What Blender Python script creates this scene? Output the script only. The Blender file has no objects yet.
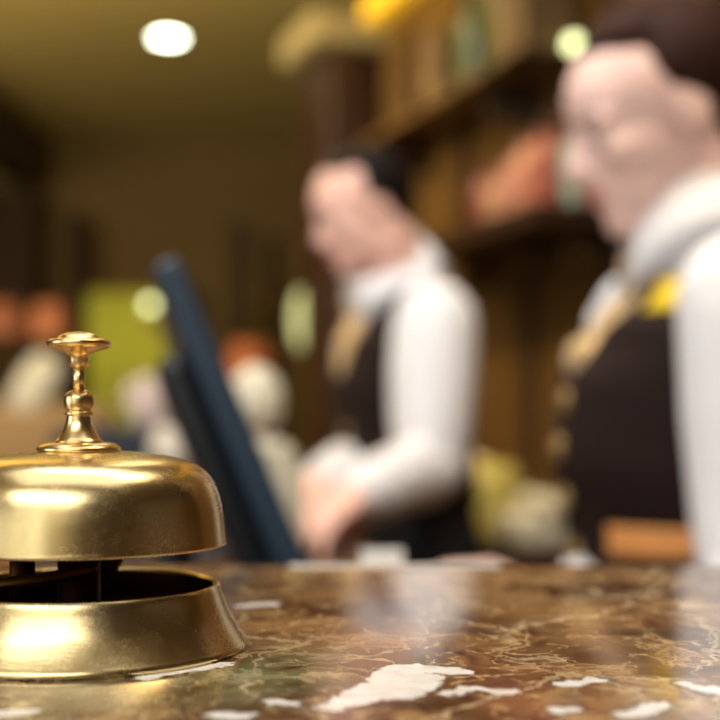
import bpy, bmesh, math, random
from mathutils import Vector, Matrix, noise
random.seed(7)
PI = math.pi
S = bpy.context.scene
COL = S.collection

# ------------------------------------------------------------------ camera
FPX = 1300.0
CZ = 1.1484                 # camera height
HY = 415.0                  # horizon row
COUNTER = 1.08
def at(px, py, Y):
    return Vector(((px - 360.0) / FPX * Y, Y, CZ + (HY - py) / FPX * Y))
cam_d = bpy.data.cameras.new('camera')
cam = bpy.data.objects.new('camera', cam_d); COL.objects.link(cam)
cam.location = (0, 0, CZ); cam.rotation_euler = (PI / 2, 0, 0)
cam_d.sensor_width = 36; cam_d.lens = 65
cam_d.shift_y = (HY - 360.0) / 720.0
cam_d.clip_start = 0.02
cam_d.dof.use_dof = True
cam_d.dof.focus_distance = 0.364
cam_d.dof.aperture_fstop = 6.6
S.camera = cam
# ------------------------------------------------------------------ world, lights, exposure
wd = bpy.data.worlds.new('lobby_air'); S.world = wd; wd.use_nodes = True
wd.node_tree.nodes['Background'].inputs[0].default_value = (1.0, 0.82, 0.58, 1)
wd.node_tree.nodes['Background'].inputs[1].default_value = 0.10
S.view_settings.view_transform = 'Standard'; S.view_settings.look = 'None'
S.view_settings.gamma = 1; S.view_settings.use_curve_mapping = False
S.view_settings.exposure = 0.32
def area(name, loc, tgt, sx, sy, power, col=(1, 1, 1), spread=180):
    l = bpy.data.lights.new(name, 'AREA'); l.shape = 'RECTANGLE'; l.size = sx; l.size_y = sy
    l.energy = power; l.color = col; l.spread = math.radians(spread)
    o = bpy.data.objects.new(name, l); COL.objects.link(o); o.location = loc
    d = Vector(tgt) - Vector(loc); o.rotation_euler = d.to_track_quat('-Z', 'Y').to_euler()
    return o
# big luminous ceiling panel of the lobby behind the camera, and a tall window beside it
area('ceiling_panel_light', (-0.6, -1.25, 2.86), (-0.5, -0.9, 1.0), 2.5, 2.1, 76, (1, 0.98, 0.95))
area('added_counter_light', (-0.1, 0.45, 2.86), (-0.1, 0.4, 1.0), 1.9, 1.8, 15, (1, 0.98, 0.95))  # added lamp, brightens the marble and its white patches
area('window_light', (-2.9, -0.4, 1.75), (0.2, 1.6, 1.3), 1.3, 1.5, 22, (0.97, 0.98, 1.0))
area('added_desk_light', (-0.2, 1.3, 2.86), (0.15, 2.1, 1.2), 0.9, 0.7, 20, (1, 0.95, 0.88), 130)  # extra lamp added so the man gets as bright as the woman
area('added_warm_light', (0.75, 0.9, 2.86), (1.25, 1.2, 1.2), 0.4, 1.0, 14, (1, 0.74, 0.42), 120)  # unseen warm lamp, added so the bell's right side mirrors orange
area('added_wall_light', (-0.1, 3.0, 2.86), (1.0, 2.9, 1.2), 1.4, 0.3, 7, (1, 0.84, 0.56), 150)  # added out of view to lift the dark reception wall
area('added_far_wall_light', (-0.9, 2.9, 2.86), (0.5, 3.3, 1.0), 0.5, 0.5, 15, (1, 0.82, 0.52), 90)  # second added lamp, set back so light reaches below the shelf
area('added_uplight', (-2.0, 3.2, 2.25), (-1.8, 4.6, 2.88), 2.4, 0.3, 105, (1, 0.86, 0.56), 170)  # free-hanging lamp added above the frame to brighten the ceiling; no cove here
area('lobby_ceiling_light', (-2.4, 5.6, 2.84), (-2.4, 6.4, 0.0), 2.2, 1.6, 30, (1, 0.86, 0.58))
# ------------------------------------------------------------------ material helpers
def lin(c):
    return tuple(((x / 255) / 12.92 if x / 255 <= 0.04045 else ((x / 255 + 0.055) / 1.055) ** 2.4) for x in c) + (1,)
class NT:
    def __init__(s, name):
        s.m = bpy.data.materials.new(name); s.m.use_nodes = True
        s.t = s.m.node_tree; s.p = s.t.nodes['Principled BSDF']
    def n(s, typ, **kw):
        nd = s.t.nodes.new(typ)
        for k, v in kw.items(): setattr(nd, k, v)
        return nd
    def l(s, a, b): s.t.links.new(a, b)
    def set(s, sock, v):
        if hasattr(v, 'is_linked') or isinstance(v, bpy.types.NodeSocket): s.l(v, sock)
        else: sock.default_value = v
    def math(s, op, a, b=0.0, c=0.0, clamp=False):
        nd = s.n('ShaderNodeMath', operation=op); nd.use_clamp = clamp
        s.set(nd.inputs[0], a); s.set(nd.inputs[1], b); s.set(nd.inputs[2], c)
        return nd.outputs[0]
    def vec(s, op, a, b=None, scale=None):
        nd = s.n('ShaderNodeVectorMath', operation=op)
        s.set(nd.inputs[0], a)
        if b is not None: s.set(nd.inputs[1], b)
        if scale is not None: s.set(nd.inputs['Scale'], scale)
        return nd.outputs['Value'] if op in ('DOT_PRODUCT', 'LENGTH', 'DISTANCE') else nd.outputs[0]
    def mix(s, f, a, b):
        nd = s.n('ShaderNodeMix', data_type='RGBA')
        s.set(nd.inputs[0], f); s.set(nd.inputs[6], a); s.set(nd.inputs[7], b)
        return nd.outputs[2]
    def noise(s, vec, scale, detail=4, rough=0.55, dist=0.0, color=False):
        nd = s.n('ShaderNodeTexNoise'); s.l(vec, nd.inputs['Vector'])
        nd.inputs['Scale'].default_value = scale; nd.inputs['Detail'].default_value = detail
        nd.inputs['Roughness'].default_value = rough; nd.inputs['Distortion'].default_value = dist
        return nd.outputs['Color' if color else 'Fac']
    def ramp(s, f, stops):
        nd = s.n('ShaderNodeValToRGB'); s.l(f, nd.inputs[0]); e = nd.color_ramp.elements
        while len(e) < len(stops): e.new(0.5)
        for i, (p, c) in enumerate(stops):
            e[i].position = p; e[i].color = c if len(c) == 4 else tuple(c) + (1,)
        return nd.outputs[0]
    def obj(s): return s.n('ShaderNodeTexCoord').outputs['Object']
    def map(s, v, sc=(1, 1, 1), rot=(0, 0, 0), loc=(0, 0, 0)):
        nd = s.n('ShaderNodeMapping'); s.l(v, nd.inputs[0])
        nd.inputs['Scale'].default_value = sc; nd.inputs['Rotation'].default_value = rot; nd.inputs['Location'].default_value = loc
        return nd.outputs[0]

def plain(name, rgb, rough=0.5, metal=0.0, emis=0.0, ecol=None, var=0.12, nscale=14, spec=0.5, bump=0.0, sub=0.0, sheen=0.0):
    """a base colour that varies a little through a noise, with an optional bump"""
    t = NT(name); c = lin(rgb); o = t.obj()
    f = t.noise(o, nscale, 3)
    a = tuple(x * (1 - var) for x in c[:3]) + (1,); b = tuple(min(1, x * (1 + var)) for x in c[:3]) + (1,)
    t.l(t.mix(f, a, b), t.p.inputs['Base Color'])
    t.p.inputs['Roughness'].default_value = rough; t.p.inputs['Metallic'].default_value = metal
    t.p.inputs['Specular IOR Level'].default_value = spec
    if sub: t.p.inputs['Subsurface Weight'].default_value = sub; t.p.inputs['Subsurface Radius'].default_value = (.02, .008, .004); t.p.inputs['Subsurface Scale'].default_value = 0.3
    if sheen: t.p.inputs['Sheen Weight'].default_value = sheen
    if emis:
        t.p.inputs['Emission Color'].default_value = lin(ecol or rgb); t.p.inputs['Emission Strength'].default_value = emis
    if bump:
        bn = t.n('ShaderNodeBump'); bn.inputs['Strength'].default_value = bump; bn.inputs['Distance'].default_value = 0.002
        t.l(t.noise(o, nscale * 12, 3), bn.inputs['Height']); t.l(bn.outputs[0], t.p.inputs['Normal'])
    return t.m

def wood(name, dark, light, scale=3.0, rough=0.35, axis='z'):
    t = NT(name); o = t.obj()
    sc = {'z': (8, 8, 0.7), 'x': (0.7, 8, 8), 'y': (8, 0.7, 8)}[axis]
    v = t.map(o, sc)
    f = t.noise(v, scale, 6, 0.6, 0.6)
    t.l(t.ramp(f, [(0.3, lin(dark)), (0.7, lin(light))]), t.p.inputs['Base Color'])
    t.p.inputs['Roughness'].default_value = rough
    return t.m

def brass(name, col, rough=0.16, rvar=0.14, scratch=True, dark=0.25):
    t = NT(name); o = t.obj()
    big = t.noise(o, 60, 5, 0.6)
    c = lin(col); c2 = tuple(x * k for x, k in zip(c[:3], (0.82, 0.72, 0.55))) + (1,)
    t.l(t.mix(t.math('MULTIPLY', big, dark * 2), c, c2), t.p.inputs['Base Color'])
    t.p.inputs['Metallic'].default_value = 1.0
    fine = t.noise(o, 420, 4, 0.7)
    r = t.math('MULTIPLY_ADD', t.math('MULTIPLY', big, fine), rvar * 2, rough)
    t.l(r, t.p.inputs['Roughness'])
    if scratch:
        b = t.n('ShaderNodeBump'); b.inputs['Strength'].default_value = 0.10; b.inputs['Distance'].default_value = 0.0004
        s1 = t.noise(t.map(o, (1, 1, 9), (0.4, 0.2, 0.3)), 260, 3, 0.7)
        vr = t.n('ShaderNodeTexVoronoi', feature='F1'); t.l(o, vr.inputs['Vector']); vr.inputs['Scale'].default_value = 300
        sp = t.math('LESS_THAN', vr.outputs['Distance'], 0.13)
        t.l(t.math('ADD', s1, t.math('MULTIPLY', sp, 0.9)), b.inputs['Height']); t.l(b.outputs[0], t.p.inputs['Normal'])
    return t.m

def marble():
    t = NT('brown_marble'); o = t.obj()
    warp = t.vec('SCALE', t.vec('SUBTRACT', t.noise(o, 22, 5, 0.6, color=True), (0.5, 0.5, 0.5)), scale=0.05)
    w = t.vec('ADD', o, warp)
    f1 = t.noise(t.map(w, (1, 0.8, 1), loc=(3.1, 1.7, 0)), 20, 8, 0.62, 0.5)
    base = t.ramp(f1, [(0.33, lin((48, 24, 16))), (0.46, lin((80, 46, 28))), (0.525, lin((128, 88, 54))), (0.58, lin((172, 134, 90))), (0.70, lin((110, 74, 44)))])
    # olive clouds
    fg = t.noise(t.map(o, (1, 0.8, 1), loc=(0.4, 9.2, 0)), 9, 4, 0.5)
    gm = t.math('MULTIPLY', t.math('SUBTRACT', fg, 0.50, clamp=True), 4.0, clamp=True)
    sepo = t.n('ShaderNodeSeparateXYZ'); t.l(o, sepo.inputs[0])
    near_bell = t.math('SUBTRACT', 1.0, t.math('MULTIPLY', t.vec('DISTANCE', o, (-0.035, 0.345, COUNTER)), 16.0), clamp=True)
    gm2 = t.math('MAXIMUM', t.math('MULTIPLY', gm, 0.55), t.math('MULTIPLY', near_bell, 1.1), clamp=True)
    green = t.ramp(t.noise(w, 70, 5, 0.65), [(0.35, lin((52, 44, 24))), (0.50, lin((120, 120, 84))), (0.66, lin((184, 182, 150)))])
    base = t.mix(t.math('MULTIPLY', gm2, 0.92), base, green)
    # reddish dark islands
    fr = t.noise(t.map(w, (1, .7, 1), loc=(7, 2, 0)), 16, 3, 0.5)
    rm = t.math('MULTIPLY', t.math('SUBTRACT', fr, 0.55, clamp=True), 9.0, clamp=True)
    base = t.mix(t.math('MULTIPLY', rm, 0.75), base, lin((78, 38, 26)))
    # thin crackle veins
    for sc, wd_, cc, am in ((38, 0.035, (226, 196, 146), 0.8), (90, 0.06, (214, 184, 134), 0.7), (16, 0.02, (232, 214, 176), 0.8), (55, .03, (60, 34, 22), .7)):
        vo = t.n('ShaderNodeTexVoronoi', feature='DISTANCE_TO_EDGE')
        t.l(t.map(w, (1, 0.7, 1), loc=(sc * .13, sc * .07, 0)), vo.inputs['Vector']); vo.inputs['Scale'].default_value = sc
        e = t.math('SUBTRACT', 1.0, t.math('DIVIDE', vo.outputs['Distance'], wd_), clamp=True)
        brk = t.math('MULTIPLY', t.math('SUBTRACT', t.noise(o, sc * 0.9, 3), 0.42, clamp=True), 6.0, clamp=True)
        base = t.mix(t.math('MULTIPLY', t.math('MULTIPLY', e, brk), am), base, lin(cc))
    # white calcite patches: distance to short line segments with ragged edges
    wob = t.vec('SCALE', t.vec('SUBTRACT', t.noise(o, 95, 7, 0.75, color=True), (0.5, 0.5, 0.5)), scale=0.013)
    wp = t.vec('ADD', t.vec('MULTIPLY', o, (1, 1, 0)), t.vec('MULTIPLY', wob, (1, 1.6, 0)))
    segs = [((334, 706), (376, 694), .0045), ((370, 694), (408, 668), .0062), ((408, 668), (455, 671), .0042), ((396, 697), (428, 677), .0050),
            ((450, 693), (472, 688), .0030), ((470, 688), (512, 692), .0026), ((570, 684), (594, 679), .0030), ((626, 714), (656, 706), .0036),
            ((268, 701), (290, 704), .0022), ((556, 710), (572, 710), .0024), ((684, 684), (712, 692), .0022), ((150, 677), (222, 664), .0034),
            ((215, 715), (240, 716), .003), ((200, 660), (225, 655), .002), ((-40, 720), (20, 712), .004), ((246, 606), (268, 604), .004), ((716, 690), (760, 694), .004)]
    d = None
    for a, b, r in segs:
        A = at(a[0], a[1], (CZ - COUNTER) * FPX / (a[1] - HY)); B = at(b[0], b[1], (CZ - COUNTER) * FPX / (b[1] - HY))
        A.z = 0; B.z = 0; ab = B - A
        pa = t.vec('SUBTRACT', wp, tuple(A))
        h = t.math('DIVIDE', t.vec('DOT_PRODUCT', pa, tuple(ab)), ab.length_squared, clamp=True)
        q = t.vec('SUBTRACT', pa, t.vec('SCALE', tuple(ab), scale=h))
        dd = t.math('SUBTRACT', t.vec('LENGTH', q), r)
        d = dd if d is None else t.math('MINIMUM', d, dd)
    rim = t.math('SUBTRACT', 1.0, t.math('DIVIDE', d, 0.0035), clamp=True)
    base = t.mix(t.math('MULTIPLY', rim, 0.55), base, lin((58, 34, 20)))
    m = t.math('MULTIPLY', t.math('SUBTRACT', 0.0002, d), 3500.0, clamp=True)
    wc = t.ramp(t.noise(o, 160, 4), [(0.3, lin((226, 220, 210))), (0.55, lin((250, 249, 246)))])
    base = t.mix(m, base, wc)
    t.l(base, t.p.inputs['Base Color'])
    t.p.inputs['Roughness'].default_value = 0.09
    t.p.inputs['Specular IOR Level'].default_value = 0.62
    bn = t.n('ShaderNodeBump'); bn.inputs['Strength'].default_value = 0.06; bn.inputs['Distance'].default_value = 0.001
    t.l(t.noise(o, 25, 2), bn.inputs['Height']); t.l(bn.outputs[0], t.p.inputs['Normal'])
    return t.m

# ------------------------------------------------------------------ mesh helpers
def link(name, bm, mat=None, parent=None, smooth=True, loc=None):
    me = bpy.data.meshes.new(name); bm.to_mesh(me); bm.free()
    if smooth:
        for p in me.polygons: p.use_smooth = True
    o = bpy.data.objects.new(name, me); COL.objects.link(o)
    if mat: me.materials.append(mat)
    if parent: o.parent = parent
    if loc is not None: o.location = loc
    return o
def tag(o, label=None, cat=None, group=None, kind=None):
    if label: o['label'] = label
    if cat: o['category'] = cat
    if group: o['group'] = group
    if kind: o['kind'] = kind
    return o
def empty(name, loc=(0, 0, 0), label=None, cat=None, group=None, rz=0):
    o = bpy.data.objects.new(name, None); COL.objects.link(o); o.location = loc; o.rotation_euler.z = rz
    o.empty_display_size = 0.05
    return tag(o, label, cat, group)
def box(bm, c, s, M=None, bev=0.0, seg=2):
    r = bmesh.ops.create_cube(bm, size=1.0); vs = r['verts']
    for v in vs: v.co = Vector((v.co.x * s[0], v.co.y * s[1], v.co.z * s[2]))
    if bev:
        es = list({e for v in vs for e in v.link_edges})
        rb = bmesh.ops.bevel(bm, geom=es, offset=bev, segments=seg, affect='EDGES', profile=0.5)
        vs = list({v for f in rb['faces'] for v in f.verts} | {v for v in vs if v.is_valid})
    for v in vs:
        if M is not None: v.co = M @ v.co
        v.co += Vector(c)
    return vs
def boxo(name, c, s, mat, parent=None, bev=0.0, M=None, base=None):
    bm = bmesh.new(); box(bm, (0, 0, 0), s, M, bev)
    return link(name, bm, mat, parent, smooth=False, loc=Vector(c) - (Vector(base) if base is not None else Vector((0, 0, 0))))
def structure(name, c, s, mat, M=None, bev=0.0):
    return tag(boxo(name, c, s, mat, bev=bev, M=M), kind='structure')
def lathe(bm, prof, n=96, c=(0, 0, 0)):
    """profile of (r, z); points with r=0 close the end"""
    rings = []
    for r, z in prof:
        if r < 1e-7: rings.append([bm.verts.new((c[0], c[1], c[2] + z))])
        else: rings.append([bm.verts.new((c[0] + r * math.cos(2 * PI * i / n), c[1] + r * math.sin(2 * PI * i / n), c[2] + z)) for i in range(n)])
    for a, b in zip(rings, rings[1:]):
        for i in range(n):
            j = (i + 1) % n
            q = [a[i % len(a)], a[j % len(a)], b[j % len(b)], b[i % len(b)]]
            u = []
            for v in q:
                if v not in u: u.append(v)
            if len(u) > 2: bm.faces.new(u)
    bmesh.ops.recalc_face_normals(bm, faces=bm.faces)
def spline(pts, k=6):
    """Catmull-Rom resample of 2D or 3D points"""
    P = [Vector(p) for p in pts]; out = []
    for i in range(len(P) - 1):
        p0 = P[max(i - 1, 0)]; p1 = P[i]; p2 = P[i + 1]; p3 = P[min(i + 2, len(P) - 1)]
        for j in range(k):
            t = j / k
            out.append(0.5 * ((2 * p1) + (p2 - p0) * t + (2 * p0 - 5 * p1 + 4 * p2 - p3) * t * t + (3 * p1 - p0 - 3 * p2 + p3) * t ** 3))
    out.append(P[-1]); return out
def ellip(bm, c, r, M=None, sub=3):
    v = bmesh.ops.create_icosphere(bm, subdivisions=sub, radius=1.0)['verts']
    for x in v:
        p = Vector((x.co.x * r[0], x.co.y * r[1], x.co.z * r[2]))
        if M is not None: p = M @ p
        x.co = p + Vector(c)
def tube(bm, pts, rad, n=16, flat=None, caps=True):
    """tapered tube with round ends; flat = (axis, factor) squashes it along an axis"""
    P = [Vector(p) for p in pts]
    ext_p, ext_r = [], []
    if caps:
        d0 = (P[0] - P[1]).normalized(); d1 = (P[-1] - P[-2]).normalized()
        for a in (80, 60, 35): ext_p.append(P[0] + d0 * rad[0] * math.sin(math.radians(a))); ext_r.append(rad[0] * math.cos(math.radians(a)))
        ext_p += P; ext_r += list(rad)
        for a in (35, 60, 80): ext_p.append(P[-1] + d1 * rad[-1] * math.sin(math.radians(a))); ext_r.append(rad[-1] * math.cos(math.radians(a)))
    else: ext_p, ext_r = P, list(rad)
    up = None; rings = []
    for i, p in enumerate(ext_p):
        d = (ext_p[min(i + 1, len(ext_p) - 1)] - ext_p[max(i - 1, 0)]).normalized()
        if up is None:
            up = d.orthogonal().normalized()
        up = (up - d * up.dot(d)).normalized(); sd = d.cross(up)
        ring = []
        for k in range(n):
            a = 2 * PI * k / n; off = (up * math.cos(a) + sd * math.sin(a)) * ext_r[i]
            if flat: ax = Vector(flat[0]).normalized(); off -= ax * off.dot(ax) * (1 - flat[1])
            ring.append(bm.verts.new(p + off))
        rings.append(ring)
    for a, b in zip(rings, rings[1:]):
        for k in range(n): bm.faces.new((a[k], a[(k + 1) % n], b[(k + 1) % n], b[k]))
    bm.faces.new(rings[0][::-1]); bm.faces.new(rings[-1])
def fuse(name, bm, mat, parent, voxel=0.005, smooth=6, loc=None, adapt=0.0):
    """one continuous surface out of overlapping solids"""
    bmesh.ops.recalc_face_normals(bm, faces=bm.faces)
    o = link(name + '_src', bm)
    m = o.modifiers.new('r', 'REMESH'); m.mode = 'VOXEL'; m.voxel_size = voxel; m.adaptivity = adapt
    s = o.modifiers.new('s', 'SMOOTH'); s.iterations = smooth; s.factor = 0.5
    dg = bpy.context.evaluated_depsgraph_get(); dg.update()
    me = bpy.data.meshes.new_from_object(o.evaluated_get(dg))
    old = o.data; bpy.data.objects.remove(o); bpy.data.meshes.remove(old)
    me.name = name
    for p in me.polygons: p.use_smooth = True
    me.materials.clear(); me.materials.append(mat)
    r = bpy.data.objects.new(name, me); COL.objects.link(r); r.parent = parent
    if loc is not None: r.location = loc
    return r

# ------------------------------------------------------------------ materials
M = {}
M['brass'] = brass('aged_brass', (228, 206, 154), 0.18, 0.14, dark=.18)
M['brass_satin'] = brass('satin_brass', (234, 206, 150), 0.24, 0.04, scratch=False, dark=.12)
M['brass_dark'] = brass('dull_brass', (120, 88, 50), 0.35, 0.2, scratch=False)
M['bronze_in'] = brass('dark_bronze', (66, 40, 22), 0.42, 0.2, scratch=False)
M['marble'] = marble()
M['shirt'] = plain('white_cotton', (228, 228, 232), 0.85, var=0.03, bump=0.15, sheen=0.2)
M['vest'] = plain('brown_wool', (36, 22, 20), 0.92, var=0.15, bump=0.3, sheen=0.0, spec=.25)
M['trouser'] = plain('black_wool', (16, 14, 14), 0.9)
M['leather'] = plain('black_leather', (14, 12, 12), 0.35)
M['skin_w'] = plain('fair_skin', (233, 197, 187), 0.62, var=0.05, sub=0.15)
M['skin_m'] = plain('warm_skin', (236, 190, 174), 0.62, var=0.05, sub=0.15)
M['lip'] = plain('lip_skin', (186, 96, 92), 0.4)
M['eye'] = plain('eye_white', (226, 220, 214), 0.2)
M['iris'] = plain('brown_iris', (50, 32, 24), 0.15)
M['hair_w'] = plain('dark_brown_hair', (44, 20, 14), 0.65, var=0.3, nscale=60, bump=0.4, spec=.15)
M['hair_m'] = plain('black_hair', (20, 14, 13), 0.65, var=0.3, nscale=60, bump=0.4, spec=.15)
M['cravat'] = plain('gold_satin', (206, 172, 118), 0.4, var=0.15, nscale=30, sheen=0.3)
M['badge'] = plain('yellow_gilt', (226, 196, 48), 0.35, metal=0.2)
M['button'] = plain('antique_gold_button', (186, 158, 104), 0.35, metal=0.6)
M['welt'] = plain('orange_tan_cloth', (246, 168, 96), 0.6, var=0.15, nscale=40)
M['ceil'] = plain('olive_cream_plaster', (168, 146, 78), 0.9, var=0.05)
M['wall_cream'] = plain('cream_plaster', (206, 196, 160), 0.85, var=0.05)
M['wall_back'] = plain('umber_plaster', (80, 60, 20), 0.9, var=0.2, nscale=2)
M['wood_wall'] = wood('walnut_panel', (70, 47, 16), (106, 75, 29), 2.2)
M['wood_dark'] = wood('dark_walnut', (34, 18, 8), (60, 36, 16), 3)
M['wood_matt'] = wood('dull_dark_walnut', (30, 19, 8), (44, 28, 12), 3, .8)
M['wood_matt'].node_tree.nodes['Principled BSDF'].inputs['Specular IOR Level'].default_value = .15
M['wood_red'] = wood('red_mahogany', (52, 14, 8), (84, 28, 14), 3)
M['wood_orange'] = wood('honey_oak', (150, 92, 40), (190, 124, 60), 3)
M['floor'] = wood('parquet', (92, 62, 34), (134, 96, 56), 1.2, 0.3, 'y')
M['desk'] = wood('desk_walnut', (86, 54, 30), (120, 80, 46), 3, 0.35, 'x')
M['plastic'] = plain('blue_reflection_plastic', (34, 56, 76), 0.4, var=0.05)  # bluish reflected light is put into this base colour
M['plastic_d'] = plain('dark_slate_plastic', (16, 24, 32), 0.32, var=0.05)
M['screen'] = plain('dark_glass', (10, 12, 16), 0.06)
M['paper'] = plain('white_paper', (242, 240, 234), 0.7, var=0.02)
M['cream_pl'] = plain('cream_plastic', (206, 200, 178), 0.5, var=0.04)
M['downlight'] = plain('lamp_diffuser', (250, 250, 232), 0.5, emis=16.0, ecol=(246, 255, 222))
M['bulb'] = plain('frosted_bulb', (220, 228, 170), 0.5, emis=4.0, ecol=(214, 222, 160))
M['cove'] = plain('gilt_cornice_glow', (226, 178, 44), 0.5, emis=0.55, ecol=(214, 160, 30))  # emission puts the cove light into the cornice material
M['steel'] = plain('brushed_steel', (170, 166, 158), 0.3, metal=1.0)

# ------------------------------------------------------------------ room shell
XL, XR, YB, YF, ZC = -5.2, 2.6, -2.6, 8.2, 2.88
structure('floor', ((XL + XR) / 2, (YB + YF) / 2, -0.03), (XR - XL + .4, YF - YB + .4, 0.06), M['floor'])
structure('ceiling', ((XL + XR) / 2, (YB + YF) / 2, ZC + 0.03), (XR - XL + .4, YF - YB + .4, 0.06), M['ceil'])
structure('wall_back', ((XL + XR) / 2, YF + 0.05, ZC / 2), (XR - XL + .4, 0.1, ZC), M['wall_back'])
structure('wall_left', (XL - 0.05, (YB + YF) / 2, ZC / 2), (0.1, YF - YB, ZC), M['wall_back'])
structure('wall_right', (XR + 0.05, (YB + YF) / 2, ZC / 2), (0.1, YF - YB, ZC), M['wood_wall'])
structure('wall_front', ((XL + XR) / 2, YB - 0.05, ZC / 2), (XR - XL + .4, 0.1, ZC), M['wall_cream'])

# the panelled wall behind the reception: a plane that runs towards the left as it recedes
WA = Vector((0.72, 2.6, 0)); WD = Vector((-0.342, 1, 0)).normalized(); WN = Vector((-WD.y, WD.x, 0))  # WN points into the room
def wallpt(px, off=0.0):
    """the point of the reception wall (moved off into the room) on the sight line of a column"""
    k = (px - 360) / FPX
    A = WA + WN * off
    # A.x + s*WD.x = k*(A.y + s*WD.y)
    s = (A.x - k * A.y) / (k * WD.y - WD.x)
    return A + WD * s
WROT = Matrix.Rotation(math.atan2(WD.y, WD.x), 3, 'Z')
def wbox(name, s0, s1, z0, z1, off0, off1, mat, parent=None, bev=0.0, struct=False):
    c = WA + WD * ((s0 + s1) / 2) + WN * ((off0 + off1) / 2); c.z = (z0 + z1) / 2
    base = parent.location if parent else None
    o = boxo(name, c, (s1 - s0, off1 - off0, z1 - z0), mat, parent, bev, M=WROT, base=base)
    if struct: tag(o, kind='structure')
    return o
SEND = (wallpt(384) - WA).dot(WD)
WTOP = 2.56
wbox('wall_reception', -1.5, SEND, 0, WTOP, -0.12, 0.0, M['wood_wall'], struct=True)
wbox('trim_1', -1.5, SEND + .04, WTOP, ZC, -0.16, 0.03, M['wood_dark'], struct=True)
for i, s in enumerate([x * 0.42 for x in range(-3, 6)]):
    if s < SEND - .05: wbox('trim_%d' % (i + 2), s - .025, s + .025, 0.0, WTOP - .17, -0.004, 0.016, M['wood_dark'], struct=True)
# gilt cornice along the reception wall top; its own glow stands for cove light
s0 = (wallpt(520) - WA).dot(WD)
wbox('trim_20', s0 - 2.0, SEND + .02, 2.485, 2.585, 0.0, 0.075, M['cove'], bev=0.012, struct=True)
# dark timber pier that ends the wall, and its pale capital
pc = wallpt(384) + WD * 0.32 + WN * -0.02
structure('trim_21', (pc.x, pc.y, 1.22), (0.34, 0.34, 2.44), M['wood_dark'], M=WROT, bev=0.01)
structure('trim_22', (pc.x - .04, pc.y, 2.51), (0.44, 0.42, 0.12), plain('tan_plaster', (146, 128, 84), .9), M=WROT, bev=0.03)
# ceiling beams of the lobby
for i, (x, w_) in enumerate([(-2.05, .22), (-4.0, .26)]):
    structure('trim_%d' % (30 + i), (x, 7.2, ZC - .15), (w_, 2.0, 0.30), M['wood_dark'])
for i, (a, b, y) in enumerate([(-18, 40, 7.9), (70, 84, 7.9), (232, 250, 6.6), (268, 280, 6.9)]):
    A, B = at(a, 300, y), at(b, 300, y)
    hz = at(0, (190, 215, 225, 238)[i], y).z
    structure('trim_%d' % (40 + i), ((A.x + B.x) / 2, y, hz / 2), (B.x - A.x, 0.16, hz), M['wood_matt'])
# front (camera side) wall features that the polished brass mirrors
structure('trim_50', (1.35, YB + .10, ZC / 2), (1.8, 0.14, ZC), M['wood_wall'])
structure('trim_51', (0.25, YB + .08, ZC / 2), (0.22, 0.14, ZC), M['wood_dark'])
structure('window_1', (-2.55, YB + .02, 1.45), (3.6, 0.04, 1.9), plain('daylit_glass', (232, 238, 232), 0.2, emis=1.0, ecol=(240, 240, 226)))
for i, x in enumerate((-4.38, -3.46, -2.55, -1.64, -0.72)): structure('trim_%d' % (60 + i), (x, YB + .06, 1.45), (.07, .08, 1.96), M['wood_dark'])

# ------------------------------------------------------------------ recessed lamps
def downlight(loc, label, r=0.066):
    t = empty('ceiling_downlight', loc, label, 'ceiling light', 'downlights in the lobby ceiling')
    bm = bmesh.new(); lathe(bm, [(r, 0.0), (r * 1.22, 0.0), (r * 1.25, -0.004), (r * 1.2, -0.008), (r, -0.006), (r, 0.0)], 48)
    link('trim_ring', bm, M['steel'], t)
    bm = bmesh.new(); lathe(bm, [(0, -0.004), (r, -0.004), (r, -0.001), (0, -0.001)], 48)
    link('diffuser', bm, M['downlight'], t)
p = at(168, 37, (ZC - CZ) / (HY - 37) * FPX)
downlight((p.x, p.y, ZC), 'bright round recessed downlight glowing white in the olive ceiling')

# bare bulbs that the lens turns into pale discs
def sconce(loc, label, dirv, r=0.019):
    d = Vector(dirv).normalized(); rz = math.atan2(d.y, d.x)
    t = empty('wall_lamp', loc, label, 'wall lamp', None, rz)
    bm = bmesh.new(); ellip(bm, (0, 0, 0), (r, r, r * 1.1)); link('bulb', bm, M['bulb'], t)
    bm = bmesh.new(); tube(bm, [(0, 0, -r), (-.01, 0, -r - .03), (-.05, 0, -r - .035)], [.007] * 3, 10); lathe(bm, [(0, -r - .01), (.012, -r - .008), (.014, -r + .004), (0, -r + .005)], 24)
    link('lamp_arm', bm, M['brass_dark'], t)
    bm = bmesh.new(); box(bm, (-.05, 0, -r - .035), (.012, .06, .09), bev=.004); link('backplate', bm, M['brass_dark'], t, smooth=False)
q = wallpt(574, 0.056); sconce((q.x, q.y, at(577, 45, q.y).z), 'small glowing bulb on the panelled wall beside the woman\'s forehead', WN)
sconce(at(150, 305, 7.76), 'small glowing bulb far behind the top of the monitor', (0, -1, 0), 0.03)
# glowing box added to give a yellow patch high behind the woman
q = wallpt(700, 0.13)
t = empty('added_yellow_box', (q.x, q.y, 2.03), 'wide yellow glass wall light above the woman\'s hair', 'wall lamp', None, math.atan2(WN.y, WN.x))
bm = bmesh.new(); box(bm, (0, 0, .08), (.12, .42, .16), bev=.03); link('glow_box', bm, plain('yellow_box_glow', (190, 168, 80), .4, emis=0.35), t)
bm = bmesh.new(); box(bm, (-.085, 0, .08), (.05, .2, .1), bev=.005); link('bracket', bm, M['brass_dark'], t, smooth=False)

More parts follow.
